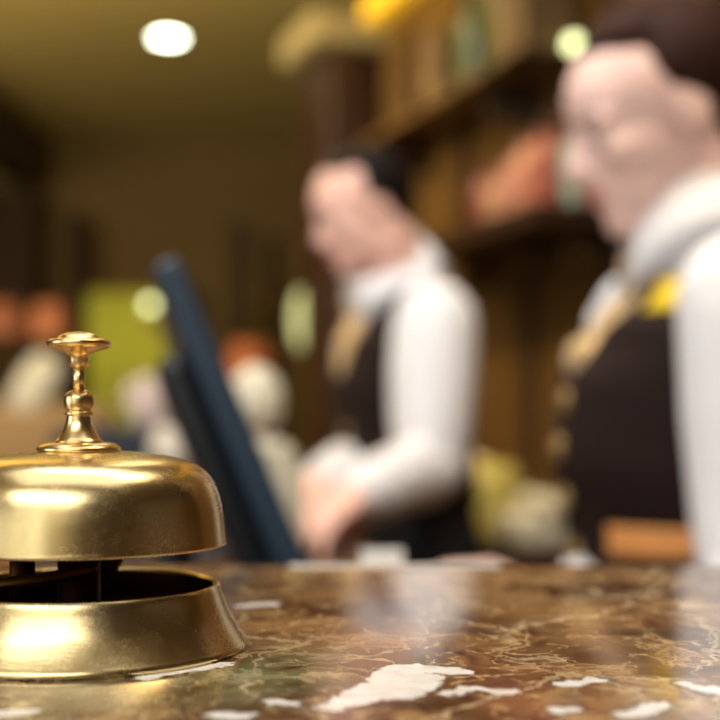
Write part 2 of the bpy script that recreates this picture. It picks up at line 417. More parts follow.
# ------------------------------------------------------------------ wall shelf with its jars, and the green bottles above
SHZ = 1.565
t0 = wallpt(606, .16); 
sa = (wallpt(640) - WA).dot(WD); sb = (wallpt(478) - WA).dot(WD)
mid = WA + WD * ((sa + sb) / 2)
sh = empty('wall_shelf', (mid.x, mid.y, SHZ), 'long dark walnut shelf full of orange jars behind the two receptionists', 'shelf')
wbox('board', sa, sb, SHZ, SHZ + .045, 0.0, 0.26, M['wood_dark'], sh, bev=.004)
for s in (sa + .15, (sa + sb) / 2, sb - .12): wbox('bracket', s - .015, s + .015, SHZ - .07, SHZ, 0.0, 0.10, M['wood_wall'], sh)
jar_cols = {'coral': (158, 84, 60), 'peach': (176, 120, 88), 'rose': (166, 108, 94), 'brick': (122, 58, 42), 'sand': (164, 124, 86), 'mint': (136, 164, 152)}
def jar(loc, r, h, colr, label, lid='wood_red', grp='glazed jars on the wall shelf'):
    t = empty('glazed_jar', loc, label, 'jar', grp)
    m = M.get('jar_' + colr) or plain('jar_' + colr, jar_cols[colr], 0.35, var=.15); M['jar_' + colr] = m
    bm = bmesh.new(); lathe(bm, [tuple(p) for p in spline([(0, 0), (r * .62, 0.0), (r * .9, h * .18), (r, h * .45), (r * .92, h * .68), (r * .55, h * .84), (r * .52, h * .9), (r * .58, h * .93), (0, h * .93)], 4)], 40)
    link('jar_body', bm, m, t)
    bm = bmesh.new(); lathe(bm, [(0, h * .93), (r * .5, h * .93), (r * .46, h * .98), (r * .14, h), (r * .12, h * 1.04), (r * .16, h * 1.07), (0, h * 1.09)], 32)
    link('lid', bm, M[lid], t)
jl = [(484, .078, .20, 'brick', 'dark brick red jar at the far end of the wall shelf'), (496, .070, .17, 'sand', 'sandy jar next to the brick red jar on the wall shelf'),
      (512, .074, .21, 'rose', 'tall rose jar in the middle of the wall shelf'), (528, .076, .24, 'peach', 'tall peach jar beside the rose jar on the wall shelf'),
      (542, .068, .25, 'coral', 'slim tall coral jar on the wall shelf before the mint jar'), (557, .060, .23, 'brick', 'brick jar tight behind the mint jar on the wall shelf'),
      (570, .050, .23, 'mint', 'pale mint jar on the wall shelf beside the woman\'s nose'), (588, .06, .2, 'coral', 'coral jar hidden mostly behind the woman\'s face')]
ja, jb = (wallpt(486, .12) - WA).dot(WD), (wallpt(594, .12) - WA).dot(WD)
for i, (px, r, h, c, lb) in enumerate(jl):
    q = WA + WD * (ja + (jb - ja) * i / 7) + WN * .12
    jar((q.x, q.y, SHZ + .045), min(r * .6, .0395), h * .88, c, lb)
q = wallpt(477, .012)
t = empty('wall_tablet', (q.x, q.y, at(0, 286, q.y).z), 'small steel blue panel on the wall behind the man\'s shoulder', 'control panel', None, math.atan2(WD.y, WD.x))
bm = bmesh.new(); box(bm, (0, 0, .05), (.13, .02, .10), bev=.004); link('casing', bm, plain('steel_blue', (60, 84, 112), .5), t, smooth=False)
bm = bmesh.new(); box(bm, (0, .0108, .055), (.10, .0016, .07)); link('display', bm, plain('blue_display', (84, 112, 146), .2), t, smooth=False)
# upper thin shelf
s1, s2 = (wallpt(556) - WA).dot(WD), (wallpt(420) - WA).dot(WD)
md = WA + WD * ((s1 + s2) / 2)
us = empty('wall_shelf', (md.x, md.y, 1.985), 'higher thin walnut shelf carrying green bottles near the cornice', 'shelf')
wbox('board', s1, s2, 1.985, 2.01, 0.0, 0.2, M['wood_wall'], us)
for s in (s1 + .1, s2 - .1): wbox('bracket', s - .012, s + .012, 1.90, 1.985, 0, .14, M['wood_dark'], us)
gb = plain('green_bottle_glass', (60, 68, 16), 0.2, var=.1); M['spine'] = plain('tan_spine_card', (120, 96, 56), .8); tanm = plain('tan_card', (96, 72, 38), .7)
def bottle(px, label, r=.04, h=.3, off=.1):
    q = wallpt(px, off); t = empty('green_bottle', (q.x, q.y, 2.01), label, 'bottle', 'green bottles on the upper shelf')
    bm = bmesh.new(); lathe(bm, [tuple(p) for p in spline([(0, 0), (r * .96, 0), (r, .01), (r, h * .55), (r * .85, h * .66), (r * .36, h * .76), (r * .34, h * .95), (0, h * .95)], 4)], 32)
    link('bottle_body', bm, gb, t)
    bm = bmesh.new(); lathe(bm, [(0, h * .94), (r * .4, h * .94), (r * .4, h), (0, h)], 24); link('cork', bm, M['cravat'], t)
bottle(474, 'round green bottle right of the gilt cornice on the upper shelf', .05, .3)
bottle(505, 'green bottle on the upper shelf above the peach jar', .05, .32)
def frame(px, w, z, h, label, mat):
    q = wallpt(px, .1); t = empty('tan_box_file', (q.x, q.y, 2.01), label, 'box file', 'tan box files on the upper shelf', math.atan2(WD.y, WD.x))
    bm = bmesh.new(); box(bm, (0, 0, h / 2), (w, .14, h), bev=.004); link('case', bm, mat, t, smooth=False)
    bm = bmesh.new(); box(bm, (0, .071, h * .3), (w * .6, .004, h * .2)); link('spine_label', bm, M['spine'], t, smooth=False)
frame(528, .10, 0, .26, 'broad tan box file on the upper shelf left of the glowing bulb', tanm)
frame(545, .06, 0, .22, 'narrow tan box file on the upper shelf closest to the glowing bulb', tanm)
frame(452, .12, 0, .2, 'tan box file at the far end of the upper shelf', tanm)

# ------------------------------------------------------------------ back counter of mahogany with a yellow jar and a white kettle
b0, b1 = (wallpt(600) - WA).dot(WD), (wallpt(436) - WA).dot(WD)
BZ = 0.86
mb = WA + WD * ((b0 + b1) / 2)
bc = empty('back_counter', (mb.x, mb.y, 0), 'low red mahogany back counter against the reception wall', 'counter')
wbox('cabinet', b0, b1, 0.06, BZ - .03, 0.0, 0.44, M['wood_red'], bc)
wbox('top', b0 - .02, b1 + .02, BZ - .03, BZ, 0.0, 0.47, M['wood_red'], bc, bev=.005)
wbox('plinth', b0, b1, 0.0, 0.06, 0.02, 0.40, M['wood_dark'], bc)
nd = 4
for i in range(nd):
    a = b0 + (b1 - b0) * i / nd + .015; b = b0 + (b1 - b0) * (i + 1) / nd - .015
    dr = wbox('door', a, b, 0.10, BZ - .06, 0.44, 0.458, M['wood_red'], bc, bev=.004)
    c = WA + WD * (b - .05) + WN * .468; bm = bmesh.new(); ellip(bm, (0, 0, 0), (.012, .012, .012), sub=2)
    k = link('knob', bm, M['brass_dark'], dr); k.location = Vector((c.x, c.y, .6)) - bc.location - dr.location
q = wallpt(483, 0.30)
t = empty('yellow_glass_jar', (q.x, q.y, BZ), 'squat yellow glass jar on the mahogany counter behind the man\'s elbow', 'jar')
r, h = .094, .20; ym = plain('yellow_glaze', (196, 178, 92), 0.35, var=.1)
bm = bmesh.new(); lathe(bm, [tuple(p) for p in spline([(0, 0), (r * .6, 0), (r * .8, h * .1), (r, h * .4), (r, h * .7), (r * .8, h * .86), (r * .5, h * .9), (0, h * .9)], 4)], 40); link('jar_body', bm, ym, t)
bm = bmesh.new(); lathe(bm, [(0, h * .9), (r * .56, h * .9), (r * .5, h * .96), (r * .12, h), (0, h * 1.02)], 32); link('lid', bm, M['brass'], t)
q = wallpt(539, 0.26)
t = empty('white_telephone', (q.x, q.y, BZ), 'cream white desk telephone on the mahogany counter by the woman\'s vest', 'telephone', None, math.atan2(WD.y, WD.x))
bm = bmesh.new(); box(bm, (0, 0, .04), (.14, .15, .08), bev=.018); link('telephone_body', bm, M['cream_pl'], t)
bm = bmesh.new(); tube(bm, spline([(-.075, 0, .095), (-.04, 0, .108), (.04, 0, .108), (.075, 0, .095)], 3), [.022, .02, .018, .016, .016, .016, .018, .02, .02, .022][:10], 14); link('handset', bm, M['cream_pl'], t)
for ix in range(3):
    for iy in range(4):
        bm = bmesh.new(); box(bm, (-.03 + .03 * ix, .0755, .018 + .015 * iy), (.018, .006, .011), bev=.002); link('key', bm, M['plastic_d'], t, smooth=False)

# ------------------------------------------------------------------ guest counter and the staff worktop behind it
LE = (CZ - COUNTER) * FPX / (565 - HY)            # far edge
CX0, CX1 = -2.3, 1.9
bm = bmesh.new(); box(bm, (0, 0, 0), (CX1 - CX0, LE + .07, .04), bev=.004, seg=3)
cb = empty('reception_counter', ((CX0 + CX1) / 2, .26, 0), 'reception counter with polished brown marble top streaked by white veins', 'counter')
# the top is modelled in world coordinates so its stone pattern stays put
bm2 = bmesh.new(); box(bm2, ((CX0 + CX1) / 2, (LE - .07) / 2, COUNTER - .02), (CX1 - CX0, LE + .07, .04), bev=.0035, seg=3); bm.free()
top = link('marble_top', bm2, M['marble'], cb, smooth=False); top.location = -cb.location
boxo('front_panel', ((CX0 + CX1) / 2, .27, (COUNTER - .04) / 2), (CX1 - CX0 - .04, .54, COUNTER - .04), M['wood_red'], cb, base=cb.location)
DZ = 0.95
dk = empty('staff_desk', (.0, 1.0, 0), 'low walnut staff worktop running behind the marble counter', 'desk')
boxo('worktop', (-.2, (LE + .01 + 1.06) / 2, DZ - .015), (3.4, 1.06 - LE - .01, .03), M['desk'], dk, base=dk.location, bev=.003)
for x in (-1.85, -.6, .75, 1.45): boxo('leg', (x, .82, (DZ - .03) / 2), (.04, .3, DZ - .03), M['wood_dark'], dk, base=dk.location)
pd = empty('drawer_pedestal', (-.05, 1.27, 0), 'walnut drawer cabinet standing behind the staff worktop under the woman\'s far hand', 'cabinet')
boxo('body', (-.05, 1.27, .455), (.34, .38, .91), M['desk'], pd, base=pd.location)
boxo('cabinet_top', (-.05, 1.27, .93), (.37, .40, .04), M['desk'], pd, base=pd.location, bev=.003)
for z in (.2, .48, .76):
    dw = boxo('drawer', (.128, 1.27, z), (.018, .34, .25), M['wood_dark'], pd, base=pd.location, bev=.003)
    boxo('handle', (.018, 0, .05), (.016, .12, .012), M['steel'], dw, bev=.003)
d2 = empty('return_desk', (-.45, 1.8, 0), 'walnut return desk under the man\'s hands', 'desk')
boxo('worktop', (-.53, 1.80, .935), (1.08, .42, .03), M['desk'], d2, base=d2.location, bev=.003)
for x in (-1.0, -.05): boxo('leg', (x, 1.80, .46), (.04, .36, .92), M['wood_dark'], d2, base=d2.location)
# white sheet of paper on the edge of the marble
bm = bmesh.new(); box(bm, (0, 0, .0005), (.095, .003, .001)); tag(link('paper_slip', bm, M['paper'], smooth=False, loc=(.016, LE - .006, COUNTER)), 'thin white paper slip lying along the far edge of the marble', 'paper')

# ------------------------------------------------------------------ the desk bell
BX, BY = (79 - 360) / FPX * .3835, .3835
bell = empty('desk_bell', (BX, BY, COUNTER), 'shiny brass desk bell with a plunger standing on the marble counter', 'bell')
bell.scale = (1.013, 1.013, 1.005)
def P(px, py): return ((px - 79) / 3435.0, (650 - py) / 3435.0)
def lo(name, prof, mat, n=128, c=(0, 0, 0), par=None):
    bm = bmesh.new(); lathe(bm, prof, n, c); return link(name, bm, mat, par or bell)
outer = [tuple(p) for p in spline([P(100, 453.4), P(125, 453.2), P(150, 455.2), P(176, 459.5), P(196, 467), P(209, 478), P(217, 493), P(221.5, 512), P(224, 533), P(224.9, 542)], 7)]
lip = [P(225.6, 544), P(225.6, 546.5), P(224.6, 547.3), P(223.2, 546.5)]
inner = [(max(r - .0012, 0), z - .0010) for r, z in outer[::-1]]
lo('dome', [(0.004, outer[0][1])] + outer + lip + inner + [(0.004, inner[-1][1])], M['brass'])
bo = [tuple(p) for p in spline([P(217.5, 586.5), P(219.5, 590), P(223, 601), P(229, 616), P(237, 630), P(243.5, 640), P(246, 643.5)], 5)]
base_prof = [P(212.5, 589), P(214, 586.6), P(216, 585.6)] + bo + [P(247.3, 646), P(247.3, 648.2), P(245.5, 650), (0, 0.0)]
bi = [P(212.5, 589), P(213, 594), P(220, 612), P(228, 634), (.030, .0045), (0, .0045)]
lo('base', base_prof, M['brass'])
lo('base_pan', bi, M['bronze_in'])
fl = [(0.001, P(0, 443.4)[1])] + [tuple(p) for p in spline([P(100, 443.6), P(111, 444.2), P(117.5, 446.5), P(120.8, 450), P(119, 453.6), P(112, 455.5)], 5)] + [(0.001, P(0, 455.5)[1])]
lo('flange', fl, M['brass_satin'], 96)
nk = [(0, P(0, 444)[1])] + [tuple(p) for p in spline([P(102, 444), P(102.6, 442.5), P(100, 439.5), P(95.5, 432), P(92.3, 424), P(91, 417)], 5)] + \
     [P(93, 416.2), P(93.6, 414.6), P(92.6, 413)] + [tuple(p) for p in spline([P(91.2, 412.4), P(93.2, 409), P(94.2, 403), P(93.5, 397.5), P(90, 393), P(86, 391)], 5)] + [(0, P(0, 391)[1])]
lo('neck', nk, M['brass_satin'], 64)
lo('stem', [(0, P(0, 393)[1]), P(85, 393), P(85, 366), (0, P(0, 366)[1])], M['brass_satin'], 40)
kp = [(0, P(0, 368)[1]), P(87.2, 368), P(88.3, 367)] + [tuple(p) for p in spline([P(88.6, 361), P(90, 356), P(94.5, 352.6), P(103, 350), P(108.6, 348), P(110.9, 344.8), P(110, 341.6), P(106, 340.0), P(101.5, 339.6)], 5)] + \
     [P(100, 338.6)] + [tuple(p) for p in spline([P(98.5, 336.6), P(92, 333.8), P(84, 332.4)], 4)] + [(0, P(0, 332.2)[1])]
lo('plunger_cap', kp, M['brass_satin'], 96)
ms = empty  # mechanism under the dome
lo('centre_post', [(0, .0045), (.0078, .0045), (.0078, .012), (.0062, .0135), (.0062, .052), (0, .052)], M['bronze_in'], 40)
lo('side_post', [(0, .0045), (.0036, .0045), (.0036, .034), (0, .034)], M['bronze_in'], 32, c=(-.0150, -.006, 0))
bm = bmesh.new(); tube(bm, spline([(-.036, -.012, .0185), (-.022, -.016, .0200), (-.006, -.012, .0215), (.004, -.002, .023)], 5), [.0020] * 16, 16); link('striker_arm', bm, M['brass_dark'], bell)
bm = bmesh.new(); tube(bm, [(-.006, .012, .008), (.006, .020, .024), (.004, .024, .034)], [.0042, .0036, .003], 16); link('lever', bm, M['bronze_in'], bell)
lo('pan_disc', [(0, .0045), (.024, .0045), (.024, .0075), (.021, .0088), (0, .0088)], M['bronze_in'], 64)

# ------------------------------------------------------------------ computer monitor seen from behind its edge
tn = at(178, 254, 1.0); bn_ = at(309, 566, 1.0)
U = (bn_ - tn).normalized()                       # down along the tilted edge
tn, HH = Vector(tn), 0.315
Wd = Vector((-.16, 1.0, 0)).normalized()          # across the screen, going away
Wd = (Wd - U * Wd.dot(U)).normalized()
Nn = U.cross(Wd).normalized()
if Nn.x < 0: Nn = -Nn                             # towards the seated side (screen)
mon = empty('computer_monitor', (0, 1.2, DZ), 'dark computer monitor, bluish reflection in its colour, tilted back and seen from its side', 'monitor')
R3 = Matrix((Wd, Nn, -U)).transposed()
W_ = .44
ctr = tn + U * (HH / 2) + Wd * (W_ / 2)
def mbox(name, w, d, h, du, dn, dv, mat, bev, par=None):
    bm = bmesh.new(); box(bm, ctr - mon.location + Wd * du + Nn * dn - U * dv, (w, d, h), R3, bev, 3)
    return link(name, bm, mat, par or mon, smooth=False)
mbox('casing', W_, .022, HH, 0, -.011, 0, M['plastic'], .006)
mbox('screen', W_ - .03, .002, HH - .04, 0, .0008, .004, M['screen'], 0)
mbox('rear_housing', W_ - .07, .034, HH * .72, 0.0, -.034, -.02, M['plastic_d'], .014)
hc = ctr + Nn * -.04 - mon.location
bm = bmesh.new(); tube(bm, [hc + U * .02, Vector((hc.x - .03, hc.y, .09)), Vector((hc.x - .02, hc.y, .006))], [.018, .018, .02], 16); link('stand_neck', bm, M['plastic_d'], mon)
bm = bmesh.new(); lathe(bm, [(0, 0), (.08, 0), (.08, .006), (.03, .012), (0, .012)], 48, (hc.x - .02, -.36 + .22, 0)); b_ = link('stand_foot', bm, M['plastic_d'], mon); b_.location.y = hc.y + .14

# ------------------------------------------------------------------ people
def rot_basis(fwd, up):
    f = Vector(fwd).normalized(); u = Vector(up); u = (u - f * u.dot(f)).normalized(); l = u.cross(f)
    return Matrix((f, l, u)).transposed()

def head_solids(bm, c, B, H, fem):
    """head centred at c; B maps (forward, left, up); H is the height from chin to crown"""
    def E(x, y, z, a, b, d, tilt=0):
        m = B @ Matrix.Rotation(tilt, 3, 'Y')
        ellip(bm, Vector(c) + B @ Vector((x * H, y * H, z * H)), (a * H, b * H, d * H), m)
    E(-.08, 0, .13, .43, .335, .36)                    # cranium
    E(.10, 0, .12, .27, .27, .27)                      # forehead
    E(.12, 0, -.08, .25, .26, .27)                     # mid face
    E(.13, 0, -.26, .22, .20 if fem else .225, .19)    # jaw front
    E(.02, .0, -.20, .22, .25 if fem else .27, .17)    # jaw sides
    E(.295, 0, -.40, .085, .10 if fem else .10, .07)  # chin
    for s in (1, -1):
        E(.26, s * .15, -.09, .085, .085, .07)         # cheekbone
        E(.30, s * .11, .065, .075, .11, .035)         # brow
        E(.295, s * .125, -.005, .055, .075, .035)     # eyelid
        E(-.05, s * .30, -.04, .07, .028, .11, .2)  # ear
        E(-.05, s * .315, -.03, .085, .018, .125, .2)
        E(.40, s * .045, -.145, .04, .035, .03)        # nostril wing
    tube(bm, [Vector(c) + B @ (Vector(p) * H) for p in [(.335, 0, .06), (.385, 0, -.03), (.44, 0, -.115)]], [.032 * H, .04 * H, .05 * H], 14)
    E(.345, 0, -.225, .065, .095, .045); E(.335, 0, -.30, .06, .09, .045)  # mouth
    # bridge to the neck
    tube(bm, [Vector(c) + B @ (Vector((-.10, 0, -.10)) * H), Vector(c) + B @ (Vector((-.11, 0, -.42)) * H)], [.26 * H, .235 * H], 20)

def head_parts(root, c, B, H, skin, hairm, fem):
    o = Vector((0, 0, 0))
    def E(bm, x, y, z, a, b, d, tilt=0, sub=2):
        ellip(bm, Vector(c) - o + B @ Vector((x * H, y * H, z * H)), (a * H, b * H, d * H), B @ Matrix.Rotation(tilt, 3, 'Y'), sub)
    for s in (1, -1):
        bm = bmesh.new(); E(bm, .303, s * .125, -.008, .055, .062, .024, 0, 3); e = link('eye', bm, M['eye'], root)
        bm = bmesh.new(); E(bm, .345, s * .125, -.010, .016, .022, .019); link('iris', bm, M['iris'], e)
        bm = bmesh.new(); E(bm, .345, s * .125, .085, .03, .085, .013, .1); link('eyebrow', bm, hairm, root)
    bm = bmesh.new(); E(bm, .375, 0, -.232, .04, .078, .02, 0, 3); E(bm, .368, 0, -.272, .038, .068, .02, 0, 3)
    link('lips', bm, M['lip'], root)
    bm = bmesh.new()
    if fem:
        E(bm, -.16, 0, .17, .41, .365, .37, 0, 3); E(bm, -.02, 0, .365, .28, .26, .17, .3, 3)
        E(bm, .03, .14, .36, .15, .14, .12, .3, 3); E(bm, .03, -.14, .36, .15, .14, .12, .3, 3)
        E(bm, -.30, 0, -.06, .24, .30, .32, 0, 3)
        E(bm, -.60, 0, .12, .17, .18, .17, 0, 3); E(bm, -.5, 0, .1, .14, .12, .12)
        for s in (1, -1): E(bm, -.06, s * .27, .17, .14, .075, .16, 0, 3)
    else:
        E(bm, -.18, 0, .16, .39, .355, .355, 0, 3); E(bm, -.02, 0, .385, .24, .25, .12, .25, 3)
        E(bm, -.27, 0, -.05, .24, .27, .24, 0, 3)
        for s in (1, -1): E(bm, -.07, s * .28, .15, .11, .07, .15, 0, 3)
    fuse('hair', bm, hairm, root, .0045, 4)

def hand_solids(bm, w, d, dors, k, thumb_side, curl=0.5, spread=0.10):
    """w wrist, d finger direction, dors the back of the hand; thumb_side +-1 along d x dors"""
    d = Vector(d).normalized(); n = Vector(dors); n = (n - d * n.dot(d)).normalized(); s = d.cross(n) * thumb_side
    w = Vector(w)
    knk = []
    for i, (off, ln) in enumerate([(.030, .086), (.010, .092), (-.010, .089), (-.029, .080)]):
        kp_ = w + (d * ln + s * off + n * (.004 - abs(off) * .12)) * k
        tube(bm, [w + (s * off * .55) * k + d * .008 * k, kp_], [.0155 * k, .0120 * k], 12); knk.append((kp_, off))
    L_ = [(.040, .025, .020), (.045, .029, .021), (.042, .027, .021), (.033, .020, .018)]
    for i, (kp_, off) in enumerate(knk):
        sp = d + s * (off * spread / .03); sp.normalize(); p = kp_.copy(); pts = [p.copy()]; a = 0.12
        for j, ln in enumerate(L_[i]):
            a += curl * (0.55, .75, .5)[j] + 0.05 * i * curl
            p = p + (sp * math.cos(a) - n * math.sin(a)) * ln * k; pts.append(p.copy())
        q = [.0095 * k, .0088 * k, .0080 * k, .0070 * k]
        tube(bm, pts, q, 12)
    b = w + (d * .018 + s * .020 - n * .006) * k
    m1 = b + (d * .032 + s * .026 - n * .012) * k; m2 = m1 + (d * .030 + s * .012 - n * .008) * k; m3 = m2 + (d * .024 + s * .001 - n * .008) * k
    tube(bm, [b, m1, m2, m3], [.0155 * k, .0120 * k, .0102 * k, .0088 * k], 12)

def interp_rings(R, u):
    if u <= R[0][0]: return R[0][1:]
    for a, b in zip(R, R[1:]):
        if u <= b[0]:
            t = (u - a[0]) / (b[0] - a[0]); t = t * t * (3 - 2 * t)
            return tuple(x + (y - x) * t for x, y in zip(a[1:], b[1:]))
    return R[-1][1:]

def person(name, label, sp):
    root = empty(name, sp['foot'], label, 'person'); o = Vector(root.location)
    a = math.radians(sp['heading']); F = Vector((math.cos(a), math.sin(a), 0)); L = Vector((-F.y, F.x, 0)); Z = Vector((0, 0, 1))
    s = sp['stature']; fem = sp['fem']; lean = sp['lean']
    hipz = .52 * s
    def T(f, l, u):                                     # torso coordinates -> root space, with the lean
        g = max(0, u - hipz); return F * (f + lean * g + sp.get('bend', 0) * g * g) + L * l + Z * u
    R = sp['rings']
    def surf(u, th, off=0.0):
        w, df, db, cf = interp_rings(R, u / s)
        w = w * s + off; d = (df if math.cos(th) > 0 else db) * s + off
        e = 0.82
        cx, sx = math.cos(th), math.sin(th)
        f = math.copysign(abs(cx) ** e, cx) * d; l = math.copysign(abs(sx) ** e, sx) * w
        return f + cf * s, l
    def torso(bm, u0, u1, off, n=40, m=34):
        rings = []
        for i in range(m + 1):
            u = (u0 + (u1 - u0) * i / m) * s
            rings.append([bm.verts.new(T(*surf(u, 2 * PI * k / n, off), u)) for k in range(n)])
        for A, B in zip(rings, rings[1:]):
            for k in range(n): bm.faces.new((A[k], A[(k + 1) % n], B[(k + 1) % n], B[k]))
        bm.faces.new(rings[0][::-1]); bm.faces.new(rings[-1])
    hb = rot_basis(*sp['head_axes']); hc = Vector(sp['head']) - o; H = sp['H']
    nb = T(0.0, 0, .835 * s) + F * sp.get('neck_f', 0)
    arms = [[Vector(p) - o for p in arm['pts']] for arm in sp['arms']]
    shz = .795 * s
    # ---- body
    bm = bmesh.new()
    torso(bm, .47, .83, -.012)
    nr = .052 * (1 if fem else 1.14)
    tube(bm, [nb - Z * .03, (nb + hc + hb @ Vector((-.12, 0, -.36)) * H) / 2, hc + hb @ (Vector((-.10, 0, -.28)) * H)], [nr * 1.25, nr, nr * 1.02], 20)
    head_solids(bm, hc, hb, H, fem)
    for arm, pts in zip(sp['arms'], arms):
        sh, el, wr = pts
        tube(bm, spline([sh, (sh + el) / 2, el], 4), [.045] * 5 + [.041, .038, .036, .036], 16)
        tube(bm, [el, el.lerp(wr, .35), wr], [.037, .036, .026], 16)
        hand_solids(bm, wr, arm['dir'], arm['dors'], arm.get('k', 1.0), arm['thumb'], arm.get('curl', .5))
    for sg in (1, -1):
        hp = T(0, sg * .055 * s, .50 * s); kn = F * .02 + L * (sg * .06 * s) + Z * .285 * s; an = L * (sg * .065 * s) + Z * .05 * s
        tube(bm, [hp, kn, an], [.075, .05, .035], 18)
        tube(bm, [an - Z * .03, an + F * .10 - Z * .045], [.035, .03], 14)
    fuse('body', bm, sp['skin'], root, .0042, 8)
    head_parts(root, hc, hb, H, sp['skin'], sp['hair'], fem)
    # ---- shirt
    bm = bmesh.new(); torso(bm, .50, .832, 0.0)
    for arm, pts in zip(sp['arms'], arms):
        sh, el, wr = pts; fz = sp['sleeve']
        cu = wr.lerp(el, .10)
        A = [sh + (T(-.01, 0, shz) - sh) * .22, sh, sh.lerp(el, .35), sh.lerp(el, .7), el, el.lerp(cu, .4), el.lerp(cu, .8), cu]
        tube(bm, spline(A, 4), [x * fz for x in sum(([q] * 1 for q in []), [])] or
             [fz * v for v in (lambda K: [K[min(i // 4, 7)] + (K[min(i // 4 + 1, 7)] - K[min(i // 4, 7)]) * (i % 4) / 4 for i in range(29)])(sp.get('K', [.036, .057, .060, .057, .052, .050, .046, .034]))], 22)
    r_ = fuse('shirt', bm, M['shirt'], root, .005, 5)
    for arm, pts in zip(sp['arms'], arms):
        sh, el, wr = pts; bm = bmesh.new(); tube(bm, [wr.lerp(el, .13), wr.lerp(el, .0)], [.036, .034], 20, caps=False); link('cuff', bm, M['shirt'], r_)
    # ---- collar: a standing band folded outwards
    bm = bmesh.new(); ct = hc + hb @ (Vector((-.11, 0, -.40)) * H); ax = (ct - nb).normalized(); f_ = (F - ax * F.dot(ax)).normalized(); l_ = ax.cross(f_)
    rr = [(nr * 1.42, -.022), (nr * 1.10, .050 * sp['collar']), (nr * 1.16, .054 * sp['collar']), (nr * 1.62, -.004)]
    n = 48; rings = []
    for r0, h0 in rr:
        ring = []
        for k in range(n + 1):
            th = -PI + 2 * PI * k / n; th2 = math.radians(14) + (2 * PI - math.radians(28)) * k / n
            fr = max(0, math.cos(th2)) ** 3
            ring.append(bm.verts.new(nb + ax * (h0 - (.045 * fr if h0 < .03 and r0 > nr * 1.5 else .012 * fr)) + (f_ * math.cos(th2) + l_ * math.sin(th2)) * (r0 + .012 * fr)))
        rings.append(ring)
    for A, B in zip(rings, rings[1:]):
        for k in range(n): bm.faces.new((A[k], A[k + 1], B[k + 1], B[k]))
    c_ = link('collar', bm, M['shirt'], root); sm = c_.modifiers.new('t', 'SOLIDIFY'); sm.thickness = .003
    # ---- vest
    bm = bmesh.new(); n, m = 200, 150; u0, u1 = sp['vest_lo'], .83; uv = sp['vee']; grid = []
    for i in range(m + 1):
        u = (u0 + (u1 - u0) * i / m) * s
        grid.append([(T(*surf(u, 2 * PI * k / n, .009), u), surf(u, 2 * PI * k / n, .009), u) for k in range(n)])
    vv = [[bm.verts.new(g[0]) for g in row] for row in grid]
    for i in range(m):
        for k in range(n):
            k2 = (k + 1) % n; fc = sum(grid[i + a_][b_][1][0] for a_ in (0, 1) for b_ in (k, k2)) / 4; lc = abs(sum(grid[i + a_][b_][1][1] for a_ in (0, 1) for b_ in (k, k2)) / 4)
            u = (grid[i][k][2] + grid[i + 1][k][2]) / 2 / s
            w_nk = sp['neckw'] * s
            if fc > -.01 and u > uv and lc < w_nk * min(1, (u - uv) / (.815 - uv)) ** .8: continue
            if u > .818 and lc < w_nk: continue
            if u > .765 and lc > (.110 - .55 * max(0, min(.04, u - .765))) * s: continue
            bm.faces.new((vv[i][k], vv[i][k2], vv[i + 1][k2], vv[i + 1][k]))
    bmesh.ops.delete(bm, geom=[v for v in bm.verts if not v.link_faces], context='VERTS')
    for _ in range(14):
        nw = {}
        for v in bm.verts:
            bd = [e for e in v.link_edges if e.is_boundary]
            if len(bd) == 2: nw[v] = v.co * .4 + (bd[0].other_vert(v).co + bd[1].other_vert(v).co) * .3
        for v, c in nw.items(): v.co = c
    v_ = link('vest', bm, M['vest'], root); sm = v_.modifiers.new('t', 'SOLIDIFY'); sm.thickness = .005; sm.offset = 1
    def onchest(u, l, off):
        u *= s; lo_, hi_ = -PI / 2, PI / 2
        for _ in range(30):
            md_ = (lo_ + hi_) / 2
            if surf(u, md_, off)[1] < l: lo_ = md_
            else: hi_ = md_
        f, ll = surf(u, lo_, off); return T(f, ll, u)
    for u in sp['buttons']:
        bm = bmesh.new(); r = sp.get('button_r', .011); ellip(bm, onchest(u, sp.get('button_l', 0), .016), (r * .45, r, r), Matrix((F, L, Z)).transposed(), 3); link('button', bm, M['button'], v_)
    # ---- neck scarf or tie: flattened solids hanging down the opening
    bm = bmesh.new(); top_ = nb - ax * .016 + f_ * (nr * 1.42)
    cv = sp['cravat']
    ch = [top_] + [onchest(u, 0, .012 + cv['lift']) for u in cv['us']]
    tube(bm, spline(ch, 4), [cv['r'][0] + (cv['r'][1] - cv['r'][0]) * i / (4 * (len(ch) - 1)) for i in range(4 * (len(ch) - 1) + 1)], 20, flat=(F, .45))
    ellip(bm, top_, (.018, .026, .020), Matrix((F, L, Z)).transposed())
    if fem:
        for sg in (1, -1):
            e0 = onchest(uv + .028, sg * .018, .010); ellip(bm, e0, (.016, .026, .024), Matrix((F, L, Z)).transposed())
    fuse('cravat' if fem else 'necktie', bm, M['cravat'], root, .004, 4)
    # ---- badge and pocket welt
    for pname, mat, u, l, sz in sp['patches']:
        bm = bmesh.new(); rows = []
        for j in range(5):
            rows.append([bm.verts.new(T(*surf((u + sz[1] / s * (j / 4 - .5)) * s, math.radians(l) + sz[0] * (i / 8 - .5), .0155), (u + sz[1] / s * (j / 4 - .5)) * s)) for i in range(9)])
        for A, B in zip(rows, rows[1:]):
            for i in range(8): bm.faces.new((A[i], A[i + 1], B[i + 1], B[i]))
        w_ = link(pname, bm, mat, v_); sm = w_.modifiers.new('t', 'SOLIDIFY'); sm.thickness = .004; sm.offset = 1
        bm_ = w_.modifiers.new('b', 'BEVEL'); bm_.width = .001
        w_['label'] = {'gilt_badge': 'small yellow gilt badge', 'pocket_welt': 'bright orange pocket welt'}[pname]
